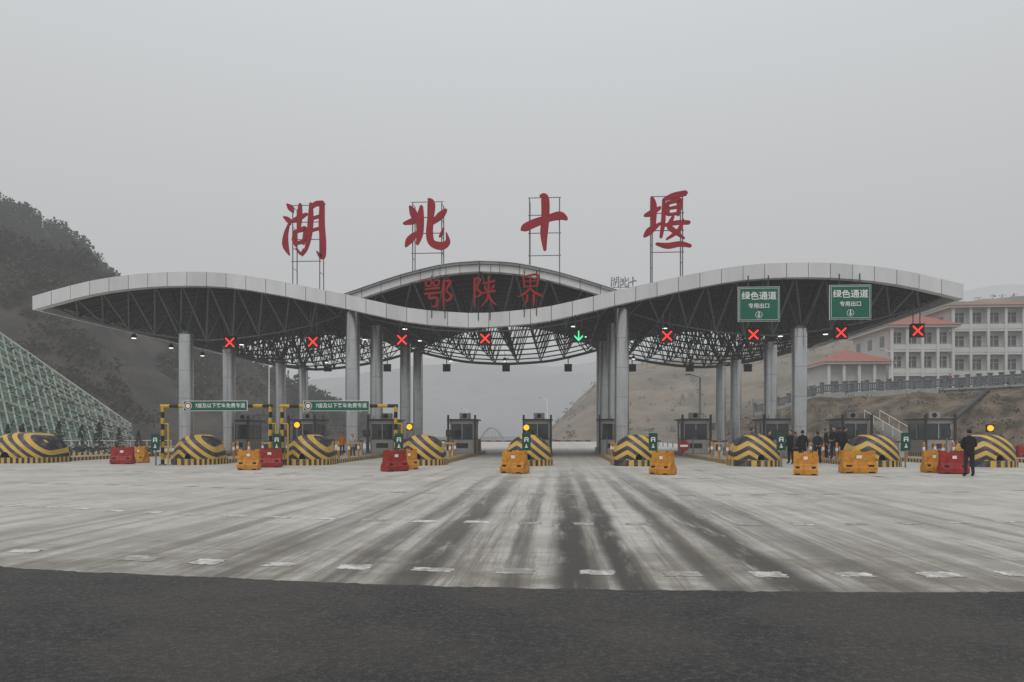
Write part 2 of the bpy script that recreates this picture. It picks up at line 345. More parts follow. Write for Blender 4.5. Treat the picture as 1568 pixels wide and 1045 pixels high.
# ---------------- calligraphy
CH_={
'hu':[[(.08,.97,.03),(.17,.9,.10),(.22,.82,.03)],[(.0,.74,.03),(.11,.68,.09),(.15,.60,.03)],[(.12,.6,.03),(.05,.42,.07),(.04,.22,.10),(.13,.04,.02)],
 [(.2,.66,.05),(.38,.72,.08),(.56,.79,.04)],[(.40,.97,.05),(.38,.75,.09),(.36,.5,.05)],[(.27,.48,.05),(.26,.32,.08),(.3,.2,.04)],[(.27,.46,.05),(.42,.5,.07),(.53,.5,.08),(.47,.24,.04)],[(.27,.25,.05),(.47,.28,.06)],
 [(.66,.98,.05),(.65,.7,.09),(.62,.4,.08),(.54,.15,.05),(.44,.02,.01)],[(.65,.9,.06),(.78,.97,.08),(.95,.97,.1)],[(.93,.98,.08),(.92,.6,.10),(.95,.25,.10),(.93,.0,.09),(.8,.1,.02)],[(.66,.7,.05),(.9,.75,.05)],[(.64,.48,.05),(.9,.53,.05)],[(.3,.16,.03),(.42,.06,.05),(.5,.14,.05)]],
'bei':[[(.14,.86,.04),(.22,.72,.12),(.24,.55,.04)],[(.40,.86,.05),(.37,.6,.12),(.36,.3,.10),(.3,.1,.04)],[(.0,.52,.04),(.18,.56,.09),(.36,.6,.06)],[(.04,.06,.03),(.14,.2,.11),(.34,.36,.04)],
 [(.56,1.0,.04),(.62,.9,.12),(.6,.6,.10),(.58,.3,.11),(.64,.12,.11),(.85,.06,.12),(.99,.14,.08),(.96,.32,.02)],[(.95,.78,.05),(.82,.66,.11),(.62,.5,.04)],[(.9,.42,.02),(.85,.3,.05),(.8,.24,.02)]],
'shi':[[(.0,.38,.03),(.08,.42,.12),(.3,.50,.13),(.6,.58,.11),(.85,.62,.13),(1.,.56,.05)],[(.42,.98,.04),(.52,.93,.13),(.53,.6,.13),(.5,.3,.12),(.52,.02,.05)]],
'yan':[[(.0,.60,.04),(.14,.64,.09),(.34,.74,.05)],[(.16,.93,.05),(.2,.75,.10),(.19,.35,.07)],[(.0,.22,.05),(.12,.32,.11),(.36,.46,.03)],
 [(.4,.88,.04),(.62,.95,.09),(.9,1.,.08)],[(.5,.84,.05),(.5,.62,.07)],[(.5,.82,.05),(.74,.87,.08),(.76,.78,.09),(.73,.6,.05)],[(.52,.72,.04),(.73,.75,.05)],[(.52,.61,.04),(.74,.63,.05)],
 [(.62,.57,.05),(.54,.4,.08),(.66,.3,.07),(.86,.17,.03)],[(.84,.52,.03),(.74,.32,.07),(.48,.16,.03)],[(.4,.41,.04),(.7,.46,.07),(.97,.46,.06)],[(.42,.88,.05),(.41,.5,.07),(.36,.2,.05)],[(.26,.08,.04),(.5,.04,.09),(.78,.07,.08),(1.,.03,.05)]],
'e':[[(.05,.95,.06),(.06,.78,.07),(.24,.79,.05),(.24,.95,.06),(.05,.95,.05)],[(.34,.95,.06),(.35,.79,.07),(.52,.8,.05),(.53,.96,.06),(.34,.95,.05)],[(.02,.66,.06),(.55,.7,.08)],[(0,.5,.06),(.3,.52,.08),(.62,.55,.05)],[(.22,.52,.07),(.18,.36,.08),(.46,.36,.08),(.42,.08,.08),(.24,.1,.02)],[(.72,.95,.08),(.7,.5,.1),(.72,-.05,.03)],[(.72,.93,.06),(.96,.9,.1),(.82,.62,.06),(1.,.42,.1),(.86,.26,.07),(.74,.34,.03)]],
'shan':[[(.1,.95,.08),(.1,.5,.1),(.11,-.02,.04)],[(.1,.93,.06),(.34,.9,.1),(.2,.62,.06),(.38,.45,.1),(.22,.33,.05),(.12,.38,.03)],[(.45,.76,.06),(.95,.84,.09)],[(.5,.66,.04),(.6,.54,.1)],[(.92,.7,.1),(.8,.54,.04)],[(.4,.44,.06),(.98,.52,.09)],[(.7,1.,.08),(.69,.45,.1),(.6,.2,.08),(.36,.0,.02)],[(.7,.42,.07),(.82,.2,.1),(1.02,.06,.06)]],
'jie':[[(.22,.95,.06),(.26,.58,.07)],[(.22,.93,.05),(.8,.98,.09),(.76,.6,.07)],[(.24,.77,.05),(.78,.8,.05)],[(.26,.6,.05),(.76,.63,.06)],[(.5,.96,.06),(.5,.6,.06)],[(.5,.58,.05),(.3,.4,.09),(.0,.28,.03)],[(.5,.54,.05),(.7,.4,.1),(1.,.3,.08)],[(.38,.34,.06),(.36,.16,.08),(.2,-.02,.02)],[(.64,.36,.08),(.64,.15,.09),(.62,-.05,.03)]]}
def char(b,key,x0,z0,w,h,y,k,th=.12,wm=1.0):
    for si,st in enumerate(CH_[key]):
        P=[st[0]]+st+[st[-1]]; pts=[]
        for i in range(1,len(P)-2):
            p0,p1,p2,p3=P[i-1],P[i],P[i+1],P[i+2]
            for s in range(7):
                t=s/7; pts.append([.5*((2*p1[c])+(-p0[c]+p2[c])*t+(2*p0[c]-5*p1[c]+4*p2[c]-p3[c])*t*t+(-p0[c]+3*p1[c]-3*p2[c]+p3[c])*t**3) for c in range(3)])
        pts.append(list(st[-1]))
        Q=[Vector((x0+p[0]*w,z0+p[1]*h)) for p in pts]; W=[max(.01,p[2])*w*.62*wm for p in pts]
        Lf=[];Rt=[]
        for i,q in enumerate(Q):
            d=(Q[min(i+1,len(Q)-1)]-Q[max(i-1,0)]); d.normalize(); nrm=Vector((-d.y,d.x))
            Lf.append(q+nrm*W[i]); Rt.append(q-nrm*W[i])
        d0=(Q[0]-Q[1]).normalized(); d1=(Q[-1]-Q[-2]).normalized()
        yy=y+si*.003
        poly=[Q[0]+d0*W[0]*.8]+Lf+[Q[-1]+d1*W[-1]*.8]+Rt[::-1]
        n=len(Q); fr=[(p.x,yy,p.y) for p in poly]; bk=[(p.x,yy+th,p.y) for p in poly]; N=len(poly)
        fs=[]
        for i in range(n-1):
            a=1+i; bb=2+i; c=N-1-(i+1); d=N-1-i
            fs.append((a,bb,c,d)); fs.append((N+d,N+c,N+bb,N+a))
        fs.append((0,1,N-1)); fs.append((n,n+1,n+2)); fs.append((N,N+N-1,N+1)); fs.append((N+n,N+n+2,N+n+1))
        for i in range(N): fs.append((i,(i+1)%N,N+(i+1)%N,N+i)[::-1])
        b.add(fr+bk,fs,k)
YS=46.5
for key,xa,xb,ya,yb,wm in (('hu',434,497,309,394,1.15),('bei',618,686,304,382,1.15),('shi',798,868,297,385,1.1),('yan',987,1058,295,380,1.12)):
    A=PY(xa,yb,YS);B=PY(xb,ya,YS); b=MB('rooftop_letter_sign')
    w=B[0]-A[0];h=B[2]-A[2]; x0=A[0]
    char(b,key,x0,A[2],w,h,YS,'red',.15,wm)
    for fx in (.18,.84):
        X=x0+w*fx; zr=(wave(X) if abs(X-CX)>8.8 else arch(X))
        for dy in (.35,1.15):
            b.cyl((X,YS+dy,zr+.1),(X,YS+dy,B[2]-.15),.04,.04,6,'frame')
        for q in range(5):
            z=zr+.4+(B[2]-zr-.6)*q/4
            b.cyl((X,YS+.35,z),(X,YS+1.15,z),.022,.022,5,'frame')
    Xl=x0+w*.18;Xr=x0+w*.84
    for fz in (-.06,.34,.66,.97):
        z=A[2]+h*fz; b.cyl((Xl-.1,YS+.35,z),(Xr+.1,YS+.35,z),.03,.03,5,'frame')
    b.make()
for key,xa,xb,ya,yb in (('e',650,691,427,473),('shan',723,759,423,470),('jie',793,831,420,468)):
    A=PY(xa,yb,44.6);B=PY(xb,ya,44.6); b=MB('canopy_letter_sign')
    char(b,key,A[0],A[2],B[0]-A[0],B[2]-A[2],44.6,'dred',.1,.84)
    for fx in (.25,.75):
        X=A[0]+(B[0]-A[0])*fx; b.cyl((X,44.78,wave(X)),(X,44.78,B[2]+.25),.03,.03,5,'tube')
        b.cyl((X,44.78,B[2]-.2),(X,45.3,arch(X)),.02,.02,5,'tube')
    b.make()
b=MB('rooftop_letter_sign')
for xa,xb,kk in ((936,948,'hu'),(950,962,'bei'),(963,975,'shi')):
    A=PY(xa,440,70);B=PY(xb,424,70); char(b,kk,A[0],A[2],B[0]-A[0],B[2]-A[2],70,'frame',.08,1.)
    b.cyl((A[0],70.2,9.8),(A[0],70.2,B[2]),.03,.03,5,'frame')
A=PY(934,440,70);B=PY(976,424,70); b.cyl((A[0],70.2,A[2]),(B[0],70.2,A[2]),.03,.03,5,'frame')
b.make()
def text(body,x,y,z,size,k,parent=None,bold=.0,name='lettering'):
    cu=bpy.data.curves.new(name,'FONT'); cu.body=body; cu.size=size; cu.align_x='CENTER'; cu.align_y='CENTER'; cu.extrude=.004; cu.offset=bold; cu.resolution_u=3
    o=bpy.data.objects.new(name,cu); scene.collection.objects.link(o); o.rotation_euler=(math.radians(90),0,0); o.location=(x,y,z); cu.materials.append(M[k])
    if parent: o.parent=parent
    return o
def bot_at(X):
    return (bowl(X) if abs(X-CX)>8.8 else cbowl(X))
for px,py,kind in ((353,525,'x'),(480,524,'x'),(616,521,'x'),(743,519,'x'),(886,515,'g'),(1021,515,'x'),(1153,513,'x'),(1287,510,'x'),(1404,507,'x')):
    X,Y,Z=PY(px,py,44.9); b=MB('lane_signal')
    b.box((0,0,0),(.78,.22,.78),'black')
    b.box((0,-.16,.40),(.82,.14,.03),'black')
    if kind=='x':
        for s in (-1,1):
            d=Vector((1,0,s)).normalized(); n=Vector((-d.z,0,d.x)); q=[]
            for a,c in ((-.40,-.042),(.40,-.042),(.40,.042),(-.40,.042)):
                p=d*a+n*c; q.append((p.x,-.116-(.004 if s>0 else 0),p.z))
            b.add(q,[(0,1,2,3)],'redx')
    else:
        b.box((0,-.118,.02),(.07,.008,.6),'greenx')
        for s in (-1,1):
            b.add([(0,-.124,-.33),(s*.26,-.124,-.06),(s*.26,-.124,.05),(0,-.124,-.2)],[(0,1,2,3)],'greenx')
    zt=bot_at(X)
    b.cyl((-.2,.05,.3),(-.2,.05,max(.6,zt-Z+.2)),.03,.03,6,'tube'); b.cyl((.2,.05,.3),(.2,.05,max(.6,zt-Z+.2)),.03,.03,6,'tube')
    b.make((X,Y,Z))
for px in (502,593,684,775,870,968,1056,1145):
    X,Y,Z=PY(px,564,69); b=MB('lane_signal')
    b.box((0,0,0),(.72,.25,.66),'black'); b.box((0,-.16,0),(.5,.1,.45),'black'); b.box((0,-.05,.35),(.8,.4,.04),'tube')
    zt=bot_at(X); b.cyl((0,0,.3),(0,0,max(.8,zt-Z+.1)),.05,.05,6,'tube'); b.cyl((-.3,0,.95),(.3,0,.95),.03,.03,6,'tube')
    b.make((X,Y,Z))
for px,py,Y in ((205,518,48),(262,533,52),(370,528,50),(620,504,48),(643,522,55),(690,553,68),(773,553,68),(878,500,48),(895,516,55),(970,550,66),(1018,503,48),(1056,550,66),(1152,510,47),(1195,515,50),(1264,512,49),(500,555,66),(558,520,54),(310,545,58)):
    X,Y,Z=PY(px,py,Y); b=MB('canopy_downlight'); b.cyl((0,0,.12),(0,0,.3),.17,.1,12,'black'); b.cyl((0,0,.3),(0,0,1.1),.02,.02,5,'tube'); b.cyl((0,0,0),(0,0,.12),.2,.19,12,'black'); b.cyl((0,0,-.03),(0,0,.0),.15,.16,12,'lampw'); b.make((X,Y,Z))
for px0,px1,py0,py1 in ((1130,1194,439,493),(1270,1334,436,490)):
    A=PY(px0,py1,44.4);B=PY(px1,py0,44.4); w=B[0]-A[0];h=B[2]-A[2]
    b=MB('green_lane_sign'); b.box((0,.03,0),(w,.06,h),'white'); b.box((0,-.004,0),(w-.06,.06,h-.06),'green')
    for (cx,cz,ww,hh) in ((0,h/2-.1,w-.18,.02),(0,-h/2+.1,w-.18,.02),(-w/2+.1,0,.02,h-.18),(w/2-.1,0,.02,h-.18)): b.box((cx,-.037,cz),(ww,.006,hh),'white')
    b.cyl((0,-.034,-h*.31),(0,-.040,-h*.31),.21,.21,20,'white'); b.cyl((0,-.040,-h*.31),(0,-.043,-h*.31),.185,.185,20,'green')
    b.box((0,-.046,-h*.27),(.06,.006,.18),'white'); b.add([(-.12,-.052,-h*.31),(0,-.052,-h*.39),(.12,-.052,-h*.31),(0,-.052,-h*.335)],[(0,1,2,3)],'white')
    for sx in (-.6,.6): b.cyl((sx,.12,-h/2),(sx,.12,h/2+.7),.04,.04,6,'tube')
    o=b.make(((A[0]+B[0])/2,44.4,(A[2]+B[2])/2))
    text('绿色通道',0,-.045,h*.22,.52,'white',o,.008); text('专用出口',0,-.045,-h*.06,.32,'white',o,.005)
# ---------------- islands
def PX(px,Y=36.): return PY(px,0,Y)[0]
isl=[288,463,640,808,978,1165,1350,1530]
ix=[PX(p) for p in isl]+[PX(1530)+5.7]
def dome(x,y,W=2.35,Hh=1.58,Ln=1.9,b0=.30):
    b=MB('island_crash_cushion'); n=22;m=12; rows=[]
    for j in range(m+1):
        v=j/m; y_=-Ln*.5+Ln*v; t=min(1,v/.5); hn=(max(0.02,1-(1-t)**2.4))**.5; row=[]
        for i in range(n+1):
            a=math.pi*i/n; row.append((-math.cos(a)*W/2*hn,y_,b0+math.sin(a)**.85*(Hh-b0)*hn**.75))
        rows.append(row)
    b.grid(rows,'chev'); b.add(rows[-1],[tuple(range(n+1))[::-1]],'chev')
    pl=[]; K=14
    for i in range(K+1):
        a=math.pi+math.pi*i/K; pl.append((math.cos(a)*(W/2+.08),-Ln*.5+.9+math.sin(a)*1.1))
    pl+= [(W/2+.08,Ln*.5),(-W/2-.08,Ln*.5)]
    N=len(pl); b.add([(p[0],p[1],0) for p in pl]+[(p[0],p[1],b0+.01) for p in pl],[(i,(i+1)%N,N+(i+1)%N,N+i) for i in range(N)],'kerbs'); b.add([(p[0],p[1],b0+.01) for p in pl],[tuple(range(N))],'conc')
    return b.make((x,y,0))
def island(x,y0,y1,w=2.1):
    b=MB('toll_island'); L=y1-y0
    b.box((0,L/2,.1),(w,L,.2),'kerbs'); b.box((0,L/2,.207),(w-.25,L-.2,.012),'conc')
    b.make((x,y0,0))
def booth(x,y):
    b=MB('toll_booth'); w,l,h=1.75,2.6,2.55
    b.box((0,0,.5),(w,l,1.0),'booth'); b.box((0,0,1.03),(w+.06,l+.06,.06),'boothd')
    b.box((0,0,1.6),(w-.08,l-.08,1.1),'glass')
    for sx in (-1,1):
        for sy in (-1,0,1): b.box((sx*(w/2-.04),sy*(l/2-.04),1.6),(.1,.1,1.1),'booth')
    b.box((0,-l/2+.02,1.6),(.07,.06,1.1),'booth')
    b.box((0,0,2.28),(w+.1,l+.1,.26),'booth'); b.box((0,0,2.46),(w+.45,l+.5,.1),'boothd')
    b.box((.1,-.3,2.75),(.8,.5,.45),'booth'); b.cyl((.1,-.56,2.76),(.1,-.57,2.76),.17,.17,14,'black')
    for sx in (-1,1): b.box((sx*(w/2+.12),-l/2-.25,1.4),(.14,.14,2.8),'boothd')
    b.box((0,-l/2+.0,.55),(.9,.04,.35),'boothd')
    b.make((x,y,.2))
def bollard(x,y,h=.9,k='ply'):
    b=MB('bollard'); b.cyl((0,0,0),(0,0,h),.07,.07,10,k); b.cyl((0,0,h*.55),(0,0,h*.75),.073,.073,10,'white'); b.cyl((0,0,h),(0,0,h+.05),.07,.03,10,k); b.make((x,y,.2))
def amber(x,y,z):
    b=MB('warning_lamp'); b.cyl((0,0,-z+.2),(0,0,-.1),.035,.035,8,'frame'); b.box((0,0.05,0),(.34,.1,.4),'black'); b.cyl((0,-.07,0),(0,-.02,0),.15,.16,18,'amber'); b.make((x,y,z))
def lane_board(x,y,z0=.3):
    b=MB('lane_number_sign'); b.cyl((0,.04,-z0-.0),(0,.04,.6),.04,.04,8,'frame'); b.box((0,0,.42),(.42,.05,.84),'dgreen')
    b.box((0,-.03,.62),(.2,.01,.05),'white'); b.box((-.08,-.03,.52),(.05,.01,.2),'white'); b.box((.08,-.03,.52),(.05,.01,.2),'white'); b.box((0,-.031,.52),(.1,.01,.04),'white'); b.box((0,-.03,.22),(.05,.01,.18),'white'); b.box((0,-.031,.16),(.14,.01,.05),'white')
    b.make((x,y,z0))
for i,x in enumerate(ix):
    dome(x,36.9); island(x,37.8,60); booth(x,54)
    for y in (39.5,41.5,43.5): bollard(x+.8,y); bollard(x-.8,y)
    b=MB('toll_barrier_gate'); b.box((0,0,.5),(.35,.35,1.0),'ply'); L=3.2
    for q in range(8): b.box((.2+L*(q+.5)/8,-.2,.85),(L/8-.003,.05,.1),'plr' if q%2 else 'white')
    b.make((x+.7,57.5,.2))
    b=MB('fee_display'); b.cyl((0,0,0),(0,0,1.3),.05,.05,8,'frame'); b.box((0,0,1.45),(.5,.2,.5),'boothd'); b.box((0,-.11,1.48),(.38,.02,.3),'glass'); b.make((x-.6,50.5,.2))
    b=MB('island_control_cabinet'); b.box((0,0,.45),(.5,.4,.9),'booth'); b.box((0,-.21,.55),(.36,.02,.4),'boothd'); b.box((0,0,.92),(.56,.46,.05),'boothd'); b.make((x+.1,46.,.21))
dome(PX(22,38.),38.6,3.7,1.7,2.6)
XA=PX(285,47); island(XA,46,70)
booth(XA,56)
island(PX(22,38.),40,60,2.4)
for px,py in ((455,651),(627,654),(806,655),(1516,656)):
    X,Y,Z=PY(px,py,39.6); amber(X,Y,Z)
for px in (238,424,611,806,1000,1196,1387):
    X,Y,Z=PY(px,690,35.2); lane_board(X,Y,Z)
for px,py,Y in ((1047,683,48),):
    X,Y,Z=PY(px,py,Y); b=MB('stop_sign'); b.cyl((0,0,-Z),(0,0,.1),.03,.03,8,'frame'); b.cyl((0,-.03,0),(0,-.06,0),.36,.36,28,'plr'); b.box((0,-.065,0),(.5,.012,.13),'white'); b.make((X,Y,Z))
# ---------------- gantries
for pa,pb,s0,s1,txt in ((249,414,283,381,'7座及以下客车免费专道'),(432,606,466,567,'7座及以下客车免费专道')):
    Yg=35.6; A=PY(pa,620,Yg);B=PY(pb,624,Yg); z=(A[2]+B[2])/2; b=MB('height_limit_gantry')
    for X in (A[0],B[0]):
        n=10
        for q in range(n): b.cyl((X,0,z*q/n),(X,0,z*(q+1)/n),.09,.09,12,'yel' if q%2 else 'blk',False)
        b.cyl((X,0,0),(X,0,.06),.2,.2,12,'frame')
        b.cyl((X+.3,.0,0),(X+.3,.0,z*.7),.05,.05,8,'yel'); b.cyl((X,.0,z*.7),(X+.3,.0,z*.7),.04,.04,8,'yel')
    n=12
    for q in range(n):
        a=A[0]-.1+(B[0]-A[0]+.2)*q/n; c=A[0]-.1+(B[0]-A[0]+.2)*(q+1)/n; b.cyl((a,0,z),(c,0,z),.09,.09,12,'blk' if q%2 else 'yel',True)
    sa=PY(s0,0,Yg)[0]; sb=PY(s1,0,Yg)[0]; w=sb-sa; cx=(sa+sb)/2
    b.box((cx,-.14,z),(w,.05,.52),'white'); b.box((cx,-.146,z),(w-.05,.05,.47),'green')
    b.cyl((sa+.26,-.172,z),(sa+.26,-.18,z),.2,.2,22,'white'); b.cyl((sa+.26,-.18,z),(sa+.26,-.185,z),.17,.17,22,'plr'); b.cyl((sa+.26,-.185,z),(sa+.26,-.19,z),.11,.11,22,'white')
    o=b.make((0,Yg,0))
    text(txt,cx+.26,-.18,z,.25,'white',o,.003)
# ---------------- water barriers
def barrier(px0,px1,yb,k,rz=0):
    D=CH*F/(yb-HY); cx=(px0+px1)/2; P=Pd(cx,yb,D); L=abs(px1-px0)/F*D/max(.5,math.cos(rz))
    b=MB('traffic_barrier'); prof=[(-.26,0),(-.26,.2),(-.13,.42),(-.085,.9),(.085,.9),(.13,.42),(.26,.2),(.26,0)]
    h=L/2; n=len(prof)
    secs=[(-h,.9),(-h+.05,1),(-h*.62,1),(-h*.55,.84),(-h*.2,.84),(-h*.12,1),(h*.12,1),(h*.2,.84),(h*.55,.84),(h*.62,1),(h-.05,1),(h,.9)]
    rows=[]
    for x,s in secs:
        row=[]
        for (py,pz) in prof:
            f=s if pz>.3 else 1
            row.append((x,py*f,pz*(1 if s==1 or pz<.5 else (.93 if s==.84 else .98))+.02))
        rows.append(row)
    b.grid(rows,k,False); b.add(rows[0],[tuple(range(n))],k); b.add(rows[-1],[tuple(range(n))[::-1]],k)
    for sx in (-.33,.33):
        b.box((sx*L,0,.03),(L*.2,.54,.06),'black'); b.cyl((sx*L,0,.84),(sx*L,0,.92),.06,.06,10,'black')
        b.box((sx*L,-.18,.30),(L*.16,.12,.08),'black')
    b.box((0,-.115,.66),(L*.16,.02,.12),'white')
    b.make((P[0],P[1],.01),rz)
for a in ((172,204,711,'plr',.1),(203,226,709,'ply',-.3),(366,397,720,'ply',.1),(396,431,716,'plr',.15),(592,617,722,'plr',.9),(614,636,719,'ply',.6),(770,806,725,'ply',-.55),(1002,1028,727,'ply',-.8),(1217,1250,728,'ply',-.3),(1288,1339,725,'ply',.05),(1414,1443,724,'ply',.0),(1440,1479,726,'plr',-.05),(1556,1590,706,'plr',.2)): barrier(*a)
# ---------------- people
def person(name,X,Y,Z,yaw,jac='cl_black',tro='cl_black',H=1.72,pose=0):
    s=H/1.75
    arms={0:((.235,.02,1.15),(.25,-.08,.93),(.25,-.11,.86)),1:((.25,-.02,1.16),(.12,-.2,1.05),(.05,-.22,1.03)),2:((.25,.06,1.15),(.15,.16,1.0),(.06,.17,.97))}[pose]
    V=[];R=[];E=[]
    def v(p,r,par=None):
        V.append(p);R.append(r if isinstance(r,tuple) else (r,r)); i=len(V)-1
        if par is not None: E.append((par,i))
        return i
    pel=v((0,0,.98),(.165,.12)); sp=v((0,0,1.16),(.155,.115),pel); ch=v((0,0,1.34),(.18,.13),sp); nb=v((0,.01,1.47),(.085,.08),ch); nk=v((0,0,1.56),(.055,.055),nb)
    for sd in (-1,1):
        sh=v((sd*.16,0,1.42),(.075,.075),ch); e=v((sd*arms[0][0],arms[0][1],arms[0][2]),.058,sh); w=v((sd*arms[1][0],arms[1][1],arms[1][2]),.042,e); v((sd*arms[2][0],arms[2][1],arms[2][2]),.034,w)
        hp=v((sd*.09,0,.88),(.105,.105),pel); kn=v((sd*.115,-.01,.5),(.075,.075),hp); an=v((sd*.13,.02,.1),(.055,.055),kn); v((sd*.15,-.14,.05),(.045,.045),an)
    me=bpy.data.meshes.new('tmp'); me.from_pydata(V,E,[]); o=bpy.data.objects.new('tmp',me); scene.collection.objects.link(o)
    md=o.modifiers.new('s','SKIN'); o.modifiers.new('u','SUBSURF').levels=1
    sv=me.skin_vertices[0].data
    for i,r in enumerate(R): sv[i].radius=r
    sv[0].use_root=True
    dg=bpy.context.evaluated_depsgraph_get(); ev=o.evaluated_get(dg); em=ev.to_mesh()
    b=MB(name); vs=[tuple(x.co) for x in em.vertices]; hx=arms[2]
    groups={}
    for p in em.polygons:
        c=p.center; k=jac
        if c.z>1.505: k='skin'
        elif c.z<.11: k='hair'
        elif c.z<.86 and abs(c.x)<.21: k=tro
        if abs(abs(c.x)-hx[0])<.06 and abs(c.y-hx[1])<.06 and abs(c.z-hx[2])<.05: k='skin'
        groups.setdefault(k,[]).append(tuple(p.vertices))
    for k,fs in groups.items(): b.add(vs,fs,k,True)
    ev.to_mesh_clear(); bpy.data.objects.remove(o)
    b.ell((0,-.005,1.645),(.077,.095,.115),'skin',16,12); b.ell((0,.012,1.672),(.084,.098,.10),'hair',16,10)
    b.cyl((0,-.095,1.665),(0,-.118,1.63),.008,.016,6,'skin'); b.box((0,-.094,1.597),(.04,.01,.008),'plr')
    for sd in (-1,1):
        b.ell((sd*.03,-.092,1.665),(.011,.006,.006),'white',8,6); b.ell((sd*.03,-.097,1.665),(.005,.004,.005),'black',6,5)
        b.ell((sd*.082,.0,1.645),(.01,.018,.03),'skin',8,6)
        dv=(Vector(arms[2])-Vector(arms[1])).normalized(); base=Vector((sd*hx[0],hx[1],hx[2])); dv=Vector((sd*dv.x,dv.y,dv.z)); sdv=Vector((0,1,0)) if abs(dv.y)<.7 else Vector((0,0,1))
        for q,ln in enumerate((.065,.075,.07,.055)):
            o0=base+dv*.02+sdv*(q-1.5)*.018; m1=o0+dv*ln*.55+Vector((-sd*.004,0,0)); m2=o0+dv*ln+Vector((-sd*.016,0,0))
            b.cyl(o0,m1,.009,.008,6,'skin'); b.cyl(m1,m2,.008,.006,6,'skin')
        t0=base-sdv*.028; b.cyl(t0,t0+dv*.045-sdv*.022,.010,.007,6,'skin')
    b.cyl((0,.005,1.475),(0,.0,1.525),.085,.07,14,jac,False)
    b.cyl((0,0,.84),(0,0,.95),.17,.175,16,jac,False)
    ob=b.make((X,Y,Z-.0),yaw); ob.scale=(s,s,s); return ob
P=Pd(1484,731,26.6); person('standing_man',P[0],P[1],.01,math.pi*.98,'cl_black','cl_navy',1.76,1)
for px,D,yaw,j,t,ps,h in ((1152,38.5,1.2,'cl_grey','cl_black',0,1.7),(1163,43,-.4,'cl_grey','cl_navy',0,1.68),(1178,38,.4,'cl_black','cl_black',0,1.74),(1211,38,-1.,'cl_black','cl_black',0,1.78),(1219,37.5,.8,'cl_grey','cl_black',1,1.7),(1229,37.,2.9,'cl_black','cl_black',0,1.78),(1252,38.5,3.,'cl_navy','cl_black',2,1.72),(1265,41,.9,'cl_black','cl_black',0,1.7),(1277,39,-.8,'cl_black','cl_navy',1,1.76),(1286,39.2,2.4,'cl_navy','cl_black',0,1.78),(1294,38.4,1.5,'cl_black','cl_black',0,1.75)):
    P=Pd(px,700,D); onisl=any(abs(P[0]-x)<1.2 and 37.7<P[1] for x in ix)
    if any(abs(P[0]-x)<1.25 and 35.8<P[1]<38.0 for x in ix): P=Pd(px,700,40); onisl=True
    person('standing_man',P[0],P[1],.21 if onisl else .01,yaw,j,t,h,ps)
P=Pd(540,690,45.5); person('standing_woman',P[0],P[1],.01,.3,'cl_coat','cl_grey',1.6,1)
P=Pd(524,690,52); person('road_worker',P[0],P[1],.01,.3,'cl_or','cl_navy',1.65,0)
# ---------------- hills
def hill(name,pts,Db,Dr,k,amp=2.,step=14,nv=16,seed=0,terr=0):
    px0,px1=pts[0][0],pts[-1][0]; cols=[]
    n=int((px1-px0)/step)
    for i in range(n+1):
        px=px0+(px1-px0)*i/n; py=interp(pts,px)
        R=Pd(px,py,Dr(px)); B=Pd(px,HY,Db(px)); col=[]
        for j in range(nv+1):
            v=j/nv; x=B[0]+(R[0]-B[0])*v; y=B[1]+(R[1]-B[1])*v
            zz=v**.85
            if terr: zz=(math.floor(v*terr)+min(1,(v*terr%1)*1.8))/terr
            nn=noise.fractal(Vector((x*.02+seed,y*.02,seed)),1,2,5)
            z=-.5+(R[2]+.5)*zz+amp*nn*math.sin(math.pi*min(1,v))**.7*1.2+ (amp*.2*noise.fractal(Vector((x*.12,y*.12,2)),1,2,3) if v>.05 else 0)
            col.append((x,y,max(z,-1)))
        x,y,z=R; col.append((x+(x-B[0])*.5,y+(y-B[1])*.6,z*.55)); col.append((x+(x-B[0])*1.2,y+(y-B[1])*1.4,-1))
        cols.append(col)
    b=MB(name); b.grid([[c[j] for c in cols] for j in range(nv+3)],k); b.make(); return cols
LH=hill('left_hill',[(-500,150),(-250,230),(0,318),(60,350),(110,374),(150,416),(180,446),(250,492),(320,535),(400,578),(500,620),(600,650),(640,664)],lambda p:85 if p<150 else 85+(p-150)*.12,lambda p:190,'hill_l',7,8,36,3)
RH=hill('terraced_hill',[(838,664),(860,640),(900,600),(950,568),(1020,556),(1100,545),(1180,520),(1250,505),(1330,492),(1420,470),(1500,462),(1650,450),(1900,440)],lambda p:150,lambda p:260,'hill_r',3,8,54,9,terr=9)
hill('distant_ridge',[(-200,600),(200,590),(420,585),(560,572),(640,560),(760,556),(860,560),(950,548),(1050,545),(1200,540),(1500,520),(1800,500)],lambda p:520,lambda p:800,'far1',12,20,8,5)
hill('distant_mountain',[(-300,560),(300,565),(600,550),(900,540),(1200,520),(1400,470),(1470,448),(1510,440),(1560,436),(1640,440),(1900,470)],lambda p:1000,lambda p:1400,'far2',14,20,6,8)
def leafq(b,c,s,k):
    u=Vector((random.gauss(0,1),random.gauss(0,1),random.gauss(0,1))).normalized(); w=u.orthogonal().normalized(); q=u.cross(w)
    b.add([c+w*s,c+q*s*.8,c-w*s*random.uniform(.6,1),c-q*s*.8],[(0,1,2,3)],k)
